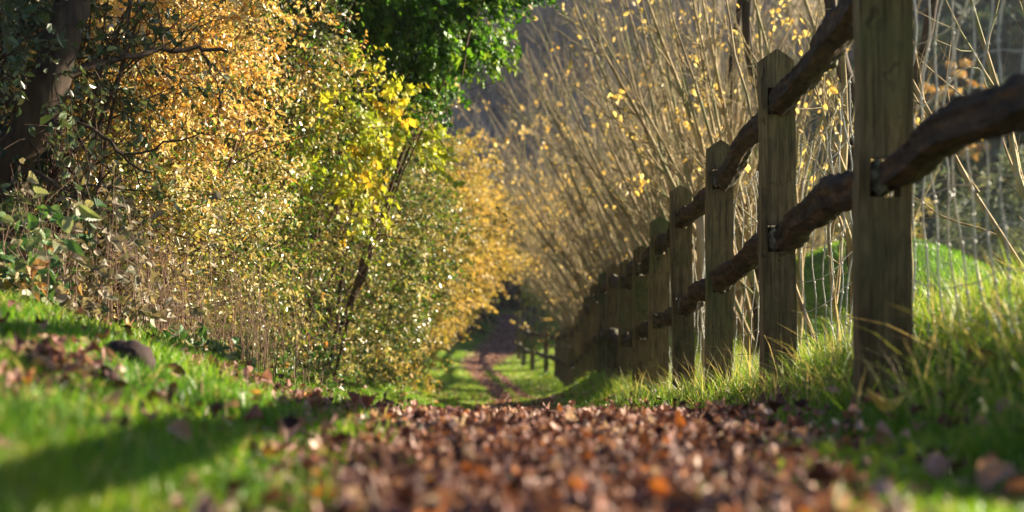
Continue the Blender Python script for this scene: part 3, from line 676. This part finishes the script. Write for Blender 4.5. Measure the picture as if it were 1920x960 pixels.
for a in [('nettle_patch', 'nettles with drooping grey green leaves at the left edge of the frame', -1.85, 6.1, 26, .42, 'stem', 71, 'nettle', .16, .075, 'nettle'),
          ('bramble', 'bramble with broad green leaves before the gnarled trunk', -2.0, 6.9, 24, .62, 'stem', 72, 'nettle', .2, .085, 'bramble'),
          ('nettle_patch', 'nettles with pale withered leaves between the bramble and the dead stalks', -1.6, 6.7, 30, .46, 'stem', 73, 'withered', .17, .055, 'nettle'),
          ('dead_stalks', 'thicket of bare pinkish dead stalks at the foot of the browning shrub', -1.48, 7.6, 95, .50, 'stem', 74, None, .2, .05, 'dead stalks'),
          ('dead_stalks', 'bare dead stalks to the left of the pinkish thicket under the trunk', -1.85, 7.3, 60, .62, 'stem', 75, 'withered', .2, .05, 'dead stalks'),
          ('dead_stalks', 'low tangle of dead stalks where the hedge meets the bank further on', -1.38, 8.7, 55, .42, 'stem', 76, None, .22, .05, 'dead stalks'),
          ('bramble', 'low bramble with small green leaves on the bank edge beside the dead stalks', -1.33, 7.0, 26, .13, 'stem', 77, 'nettle', .15, .055, 'bramble'),
          ('bramble', 'bramble sprawling under the pale olive shrub further down the hedge', -1.3, 9.6, 40, .25, 'stem', 78, 'nettle', .25, .045, 'bramble'),
          ('nettle_patch', 'nettles with grey leaves right under the leaning gnarled trunk', -2.15, 6.5, 26, .5, 'stem', 79, 'nettle', .17, .07, 'nettle')]:
    stalks(a[0], a[1], a[2], a[3], a[4], a[5], a[6], a[7], a[8], a[9], a[10], RG, cat=a[11], per=7 if a[8] else 0, r=.0022)

# ------------------------------------------------------------------ bare coppiced trees on the right
def coppice(label, x, y, n, h, seed, leaves=220, spread=(.08, .5), trunk_r=.035, bias=(-.35, -.05), cat='tree', sub=1.0, trunk=None, leafL=.05, mat='bark', tmin=.25):
    rng = np.random.default_rng(seed); z0 = G(x, y)
    root = thing('bare_tree', label, cat, (x, y, z0), 'bare many stemmed trees behind the fence')
    tb = Tubes(6); tw = Tubes(3); tips = []
    n = int(n * 1.5)
    for i in range(n):
        a = rng.random() * 6.283; th = spread[0] + (spread[1] - spread[0]) * rng.random()
        d = np.array([math.sin(th) * math.cos(a) + bias[0] * rng.random(), math.sin(th) * math.sin(a) * .8 + bias[1], math.cos(th)]); d /= np.linalg.norm(d)
        H_ = h * (.6 + .45 * rng.random()); m = 14; u = np.linspace(0, 1, m)[:, None]
        P = np.array([x + math.cos(a) * .06 + rng.normal(0, .05), y + math.sin(a) * .1, z0 - .05]) + d * H_ * u + np.array([rng.normal(0, .25), rng.normal(0, .2), .2]) * u ** 2
        P += np.cumsum(rng.normal(0, .010, (m, 3)), 0) * np.array([1, 1, .3])
        r0 = trunk_r * (.45 + .65 * rng.random()); Rr = r0 * (1 - u[:, 0]) ** .8 + .002
        tb.add(P, Rr, 6)
        nb = int((7 + rng.integers(5)) * sub)
        for b in range(nb):
            t = tmin + (1 - tmin - .05) * rng.random(); j = int(t * (m - 1)); dd = norm(P[min(j + 1, m - 1)] - P[j])
            bd = norm(dd + rdir(1, rng)[0] * .65); bl = h * .30 * (1 - t * .5) * (.4 + .8 * rng.random()); v = np.linspace(0, 1, 7)[:, None]
            B = P[j] + bd * bl * v + np.array([0, 0, .18 * bl]) * v ** 2 + np.cumsum(rng.normal(0, .007, (7, 3)), 0)
            tw.add(B, Rr[j] * .45 * (1 - v[:, 0]) + .0016, 4)
            for q in range(6):
                k = rng.integers(1, 6); cd = norm(bd + rdir(1, rng)[0] * .75); cl = bl * (.25 + .35 * rng.random())
                Cc = B[k] + cd * cl * np.linspace(0, 1, 4)[:, None] + rng.normal(0, .006, (4, 3))
                tw.add(Cc, [.0026, .002, .0016, .0010], 3); tips += [Cc[2], Cc[3]]
    if trunk:
        mt = Tubes(10); P, R_ = crooked(trunk[0], trunk[1], trunk[2], 24, seed, .01); mt.add(P, R_, 10); mt.build('main_trunk', M['bark_dark'], root)
    tb.build('trunk', M[mat], root); tw.build('twigs', M[mat], root)
    if leaves:
        tips = np.array(tips); wgt = .04 + sst(.05, .6, snoise(tips[:, 0], tips[:, 1] * .5, tips[:, 2], f=1.6 / max(1, h / 4))); k = rng.choice(len(tips), int(leaves * 1.6) // 3, p=wgt / wgt.sum()); LP = np.repeat(tips[k], 3, 0) + rng.normal(0, .04, (len(k) * 3, 3))
        D = norm(rdir(len(LP), rng) * .7 + (0, 0, -.8)); N = norm(rdir(len(LP), rng) + (0, -.8, 0))
        LL = leafL * (.7 + .5 * rng.random(len(LP)))
        leaves_obj('leaves', LP, D, N, LL, LL * .75, TPL_LEAF, M['yellow'], root, curl=.2, rng=rng)
    return root
coppice('nearest bare tree at the right edge with thin pale twigs above the netting', 2.45, 7.2, 4, 2.8, 201, 14, trunk_r=.018, bias=(-.25, .1), spread=(.1, .6))
coppice('dark trunked bare tree standing right behind the nearest whole post', 1.93, 9.6, 2, 3.2, 202, 60, trunk_r=.026, bias=(-.25, 0),
        trunk=([(1.93, 9.6, G(1.93, 9.6) - .1), (1.95, 9.6, -.2), (1.90, 9.55, .4), (1.95, 9.6, .8), (1.78, 9.6, 1.3), (1.7, 9.6, 2.4)], .062, .03))
coppice('bare tree seen between the second and third posts from the right', 1.95, 12.6, 9, 3.6, 203, 150, trunk_r=.034, bias=(-.35, 0), trunk=([(1.82, 12.5, G(1.82, 12.5) - .1), (1.80, 12.5, .2), (1.88, 12.5, .9), (1.7, 12.5, 1.6), (1.75, 12.5, 2.6)], .05, .025))
coppice('bare tree behind the third post from the right', 1.95, 16.0, 16, 4.0, 204, 220, bias=(-.3, 0), trunk=([(2.1, 16, G(2.1, 16) - .1), (2.15, 16, .5), (2.0, 16, 1.4), (2.2, 16, 2.8)], .05, .03))
coppice('bare tree behind the fourth and fifth posts from the right', 2.0, 19.5, 20, 4.4, 205, 260)
coppice('bare tree leaning out over the middle of the fence', 1.95, 23.5, 18, 4.8, 206, 330, bias=(-.5, -.05))
coppice('bare tree with many yellow leaves over the low part of the fence', 2.0, 28, 18, 5.2, 207, 380, bias=(-.55, -.05), leafL=.065)
coppice('bare tree behind the end of the straight fence run', 2.1, 34, 22, 5.6, 208, 380, bias=(-.5, -.05), leafL=.075)
coppice('slender bare tree by the bend of the far fence', 2.1, 42, 20, 6.0, 209, 380, bias=(-.5, 0), leafL=.085, trunk_r=.045)
coppice('bare tree behind the uphill part of the far fence', 2.6, 52, 20, 6.5, 210, 380, bias=(-.5, 0), leafL=.10, trunk_r=.05)
coppice('bare tree standing before the far gate', 3.4, 64, 18, 7.0, 211, 300, bias=(-.5, 0), leafL=.12, trunk_r=.06)
coppice('bare tree on the left slope of the knoll', 3.3, 14.6, 4, 4.2, 212, 110, trunk_r=.034, bias=(-.2, 0), trunk=([(3.3, 14.6, G(3.3, 14.6) - .1), (3.35, 14.6, 1.0), (3.6, 14.6, 2.2), (3.9, 14.6, 3.2)], .06, .035))
coppice('tall bare tree behind the knoll', 3.3, 24.5, 12, 5.4, 213, 200, trunk_r=.045)
coppice('bare tree in the second row behind the fence middle', 3.1, 31, 14, 6.0, 214, 260, bias=(-.4, 0), leafL=.07)
coppice('bare tree in the second row behind the low fence', 3.4, 39, 14, 6.4, 215, 260, bias=(-.4, 0), leafL=.08)
coppice('bare tree in the second row before the hillside', 4.2, 48, 15, 7.2, 216, 260, bias=(-.4, 0), leafL=.09, trunk_r=.05)
coppice('bare tree furthest back, high against the pale hillside', 3.6, 60, 22, 8.5, 217, 260, bias=(-.35, 0), leafL=.1, trunk_r=.06)
coppice('bare tree right of the tall one behind the knoll', 5.4, 33, 10, 5.8, 218, 120, bias=(-.2, 0), leafL=.07, trunk_r=.045)

shrub('ivy_clad_tree', 'ivy covered tree standing just outside the frame on the right', 'tree', (3.8, 10.0), (3.35, 9.9, 3.05), (.85, .8, 1.0), 'ivy', 7000, .07, .9, TPL_LOBE, seed=320, stems=8, wood=False, face=(0, 0, 1))  # unseen crown added to keep the sun off the left hedge
shrub('ivy_clad_tree', 'thin leaved bush outside the frame near the camera on the right', 'bush', (3.3, 4.3), (3.2, 4.25, 1.45), (.8, 1.4, .7), 'olive', 1000, .06, .7, seed=321, stems=14, face=(0, 0, 1), inner=.2)  # unseen foliage added to throw dappled shade on the left bank
for i, (x, y, z) in enumerate([(-3.2, -5.5, 2.4), (0.2, -6.5, 2.8), (3.4, -5.5, 2.4)]):  # unseen crowns added behind the camera to cut sky fill light
    shrub('evergreen_tree', ['evergreen tree behind the camera on the hedge side', 'evergreen tree over the lane behind the camera', 'evergreen tree behind the camera on the fence side'][i], 'tree', (x + .6, y - .5), (x, y, z), (2.2, 1.6, 3.2), 'green_dark', 6000, .2, .8, seed=330 + i, stems=5, wood=False, face=(0, 1, 0), inner=.6, gaps=.1)

# ------------------------------------------------------------------ right background
shrub('willow_bush', 'blue green willow bush beyond the knoll at the right edge', 'bush', (9.2, 31), (9.0, 31, .55), (2.0, 2.2, 1.7), 'willow', 9000, .12, .22, seed=301, stems=12, droop=1.2, spray=.6, face=(0, -1, 0), inner=.4)
shrub('hawthorn_shrub', 'dark olive thicket behind the knoll left of the willow bush', 'shrub', (7.0, 36), (7.0, 36, .4), (2.4, 2.0, 1.9), 'olive', 9000, .09, .6, seed=302, stems=14, face=(0, -1, 0))
shrub('hawthorn_shrub', 'orange brown thicket behind the bare trees left of the knoll', 'shrub', (4.7, 42), (4.7, 42, .1), (2.4, 2.0, 2.2), 'far_gold', 9000, .09, .6, seed=303, stems=14, face=(0, -1, 0))
shrub('evergreen_bush', 'dark evergreen bush behind the willow bush', 'bush', (12, 42), (12, 42, 1.6), (3.2, 2.5, 3.0), 'green_dark', 9000, .14, .7, seed=304, stems=6, face=(0, -1, 0), wood=False)
shrub('autumn_tree', 'round orange tree on the hillside right of the nearest post', 'tree', (17.2, 66), (16.9, 66, 5.2), (1.7, 1.5, 2.0), 'gold', 6000, .16, .7, seed=305, stems=10, face=(0, -1, 0))
hr = np.random.default_rng(400)
for i, (px, Y_, hh, lab) in enumerate([(1690, 112, 13, 'dark conifer on the hillside just right of the nearest post'), (1765, 118, 15, 'dark conifer behind the round orange tree'),
                                (1850, 104, 13, 'tall dark conifer on the upper right hillside'), (1905, 96, 12, 'dark conifer at the right edge on the hillside'), (1640, 125, 13, 'dark conifer hidden mostly behind the nearest post')]):
    x = (px - 960) / FPX * Y_; z = G(x, Y_)
    root = thing('conifer', lab, 'tree', (x, Y_, z), 'dark conifers on the hillside')
    tb = Tubes(6); tb.add([(x, Y_, z - .5), (x, Y_, z + hh * .5), (x, Y_, z + hh * .97)], [.2, .12, .03]); tb.build('trunk', M['bark_dark'], root)
    n = 5200; t = hr.random(n) ** .8; a = hr.random(n) * 6.283; rad = (1 - t) * 2.6 * (.35 + .65 * hr.random(n) ** .5) * (1 + .25 * np.sin(t * 40))
    P = np.stack([x + np.cos(a) * rad, Y_ + np.sin(a) * rad, z + hh * .08 + t * hh * .92], -1)
    D = np.stack([np.cos(a), np.sin(a), -.35 * np.ones(n)], -1)
    leaves_obj('foliage', P, D, rdir(n, hr) * .4 + (0, 0, 1), .55, .22, TPL_LEAF, M['green_dark'], root, rng=hr)

# woodland on the hill: leafless crowns reading as one mass
def woodland(n, seed, label, per=130):
    rng = np.random.default_rng(seed)
    Y_ = 74 + 86 * rng.random(n) ** .9; X_ = (-90 + rng.random(n) ** 1.1 * 880) / 960 * .30 * Y_
    Z_ = ground_z(X_, Y_); H_ = 5 + 4 * rng.random(n)
    k = np.repeat(np.arange(n), per); m = len(k)
    th = rng.random(m) ** .6; a = rng.random(m) * 6.283
    t = rng.random(m) ** .7
    R_ = 1.7 * np.sin(np.pi * np.clip(t, .05, .98)) ** .7 * rng.random(m) ** .5
    P = np.stack([X_[k] + np.cos(a) * R_, Y_[k] + np.sin(a) * R_, Z_[k] + H_[k] * (.1 + .8 * t)], -1)
    D = norm(np.stack([np.cos(a) * .45, np.sin(a) * .45, np.ones(m)], -1) + rng.normal(0, .25, (m, 3)))
    tone = rng.normal(.45, .2, n)
    V, F, q = place_leaves(P, D, norm(rdir(m, rng) + (0, -1.2, 0)), .9 + .9 * rng.random(m), .05 + .06 * rng.random(m), TPL_LEAF, 0, rng)
    o = mesh_obj('hillside_woodland', V, F, M['hill_twig'], rnd=np.repeat(np.clip(tone[k] + rng.normal(0, .1, m), 0, 1), q))
    return tag(o, label, 'woodland', kind='stuff')
woodland(850, 9, 'pale mauve brown leafless woodland covering the hillside')

def evergreen_slope(n, seed, label, per=420):
    rng = np.random.default_rng(seed); Y_ = 66 + 70 * rng.random(n); X_ = (610 + rng.random(n) * 480) / FPX * Y_
    Z_ = ground_z(X_, Y_); H_ = 3.5 + 4 * rng.random(n); k = np.repeat(np.arange(n), per); m = len(k)
    d = rdir(m, rng); R_ = (H_ * .33)[k] * (.75 + .3 * rng.random(m))
    P = np.stack([X_[k] + d[:, 0] * R_, Y_[k] + d[:, 1] * R_, Z_[k] + H_[k] * .55 + d[:, 2] * H_[k] * .5], -1)
    tone = rng.random(n)
    V, F, q = place_leaves(P, norm(d + rdir(m, rng) * .8), rdir(m, rng) * .6 + d, .45 + .3 * rng.random(m), .3, TPL_LEAF, 0, rng)
    o = mesh_obj('hillside_evergreens', V, F, M['willow_dark'], rnd=np.repeat(np.clip(tone[k] * .7 + .3 * rng.random(m), 0, 1), q))
    return tag(o, label, 'woodland', kind='stuff')
M['willow_dark'] = leaf_mat('blue_green_leaf', [(0, (.025, .05, .035)), (.5, (.05, .085, .055)), (.8, (.11, .13, .06)), (1, (.30, .17, .04))], .15, .7, .2)
evergreen_slope(300, 10, 'dark blue green scrub and evergreens on the right part of the hillside')

# field gate at the end of the lane
gt = thing('field_gate', 'small wooden gate between the far fence and the dark bushes', 'gate', (1.5, 77, G(1.5, 77)))
def box(x0, x1, y0, y1, z0, z1):
    v = np.array([(x, y, z) for x in (x0, x1) for y in (y0, y1) for z in (z0, z1)], float)
    return v, np.array([(0, 1, 3, 2), (4, 6, 7, 5), (0, 4, 5, 1), (2, 3, 7, 6), (0, 2, 6, 4), (1, 5, 7, 3)])
gz = G(2.1, 77)
for x in (1.45, 2.95):
    v, f = box(x - .08, x + .08, 77, 77.15, gz - .2, gz + 1.45); mesh_obj('gate_post', v, [f], M['post'], gt)
for k in range(4):
    v, f = box(1.53, 2.87, 77.03, 77.08, gz + .2 + k * .3, gz + .29 + k * .3); mesh_obj('gate_bar', v, [f], M['post'], gt)
for x in (1.6, 2.8):
    v, f = box(x - .04, x + .04, 76.995, 77.028, gz + .15, gz + 1.25); mesh_obj('gate_stile', v, [f], M['post'], gt)

# ------------------------------------------------------------------ single fallen leaves, stones and clods that stand out
def at_px(px, py):
    """where the sight line of a photograph pixel meets the ground"""
    dx, dz = (px - 960) / FPX, (480 - py) / FPX
    for Y_ in np.arange(.8, 16, .02):
        if dz * Y_ <= G(dx * Y_, Y_): return np.array([dx * Y_, Y_, G(dx * Y_, Y_)])
    return np.array([dx * 6, 6, G(dx * 6, 6)])
lr = np.random.default_rng(77)
def one_leaf(px, py, size, col, label, tilt=.5, mat=None, lift=.03):
    p = at_px(px, py) + (0, 0, lift)
    m = bpy.data.materials.new('fallen_leaf'); m = leaf_mat('fallen_leaf', [(0, col), (1, tuple(min(1, c * 1.3) for c in col))], .25, .5)
    ang = lr.random() * 3.14
    D = np.array([[math.cos(ang), math.sin(ang) * .5, .15]]); N = norm(np.array([[lr.normal(0, .2), -tilt, 1.]]))
    V, F, q = place_leaves(p[None] - D * size / 2, D, N, size, size * .75, TPL_SERR, .35, lr)
    o = mesh_obj('fallen_leaf', V, F, m, rnd=lr.random(len(V)), origin=p)
    tag(o, label, 'leaf', 'single leaves lying on the ground')
one_leaf(1665, 806, .085, (.55, .38, .06), 'long mustard yellow leaf lying in the grass below the nearest post', .8, lift=.05)
one_leaf(1640, 783, .06, (.20, .035, .02), 'dark red leaf touching the mustard yellow one', .6, lift=.05)
one_leaf(1835, 758, .05, (.60, .34, .05), 'ochre yellow leaf in the grass at the right edge', .5, lift=.04)
one_leaf(805, 942, .022, (.75, .36, .03), 'small bright orange leaf at the bottom beside the purple stone', .7, lift=.03)
one_leaf(1143, 945, .026, (.62, .20, .05), 'orange red leaf at the bottom edge right of the middle', .7, lift=.03)
one_leaf(1210, 838, .03, (.80, .55, .40), 'pale pink leaf standing up on the path at the right', 1.5, lift=.03)
one_leaf(478, 655, .06, (.60, .28, .05), 'orange leaf upright in the turf near the hedge foot', 1.6, lift=.03)
one_leaf(480, 760, .04, (.70, .36, .10), 'light orange leaf in the middle of the left bank', 1.2, lift=.03)
one_leaf(155, 665, .04, (.55, .46, .34), 'pale buff leaf on the turf left of the dark clod', 1.2, lift=.03)
one_leaf(585, 905, .03, (.45, .07, .02), 'red leaf at the bottom left edge of the leaf litter', .8, lift=.03)
one_leaf(505, 890, .03, (.70, .30, .03), 'orange leaf in the blurred grass at the lower left', .8, lift=.03)
def clod(px, py, r, label, mat, name='earth_clod', cat='clod', sq=.7):
    p = at_px(px, py); n1, n2 = 14, 20; th = np.linspace(0, np.pi, n1); ph = np.linspace(0, 2 * np.pi, n2, endpoint=False)
    T, Pp = np.meshgrid(th, ph, indexing='ij'); d = np.stack([np.sin(T) * np.cos(Pp), np.sin(T) * np.sin(Pp), np.cos(T)], -1)
    rr = r * (1 + .22 * snoise(d[..., 0] * 2 + px, d[..., 1] * 2, d[..., 2] * 2, f=1.2) + .05 * snoise(d[..., 0] * 9, d[..., 1] * 9, d[..., 2] * 9))
    V = (d * rr[..., None] * (1.25, 1, sq) + p + (0, 0, r * .35)).reshape(-1, 3)
    i = np.arange(n1 - 1)[:, None] * n2; j = np.arange(n2)[None]; j2 = (j + 1) % n2
    q = np.stack([i + j, i + n2 + j, i + n2 + j2, i + j2], -1).reshape(-1, 4)
    tag(mesh_obj(name, V, [q], M[mat], smooth=True, origin=p), label, cat)
clod(238, 690, .06, 'large dark purplish clod of earth on the left bank', 'stone', sq=.8)
M['purple'] = noise_mat('purple_stone', [(.3, (.04, .02, .05)), (.7, (.10, .05, .12))], 20, bump=.4)
clod(795, 915, .018, 'small rounded purple stone among the leaves at the bottom', 'purple', 'stone', 'stone')
clod(60, 702, .035, 'dark clod of earth low at the left edge', 'stone')

# ------------------------------------------------------------------ valley haze
HAZE = 0.0004
if HAZE:
    v, f = box(-150, 150, -30, 200, -20, 62)
    hz = mesh_obj('haze', v, [f], M['ground']); hz.data.materials.clear()
    hm = bpy.data.materials.new('valley_haze'); hm.use_nodes = True; t = hm.node_tree; t.nodes.clear()
    pv = t.nodes.new('ShaderNodeVolumePrincipled'); pv.inputs['Color'].default_value = (.86, .86, .95, 1); pv.inputs['Density'].default_value = HAZE
    oo = t.nodes.new('ShaderNodeOutputMaterial'); t.links.new(pv.outputs[0], oo.inputs['Volume'])
    hz.data.materials.append(hm)
    tag(hz, 'thin pale mist hanging in the valley', 'haze', kind='stuff')
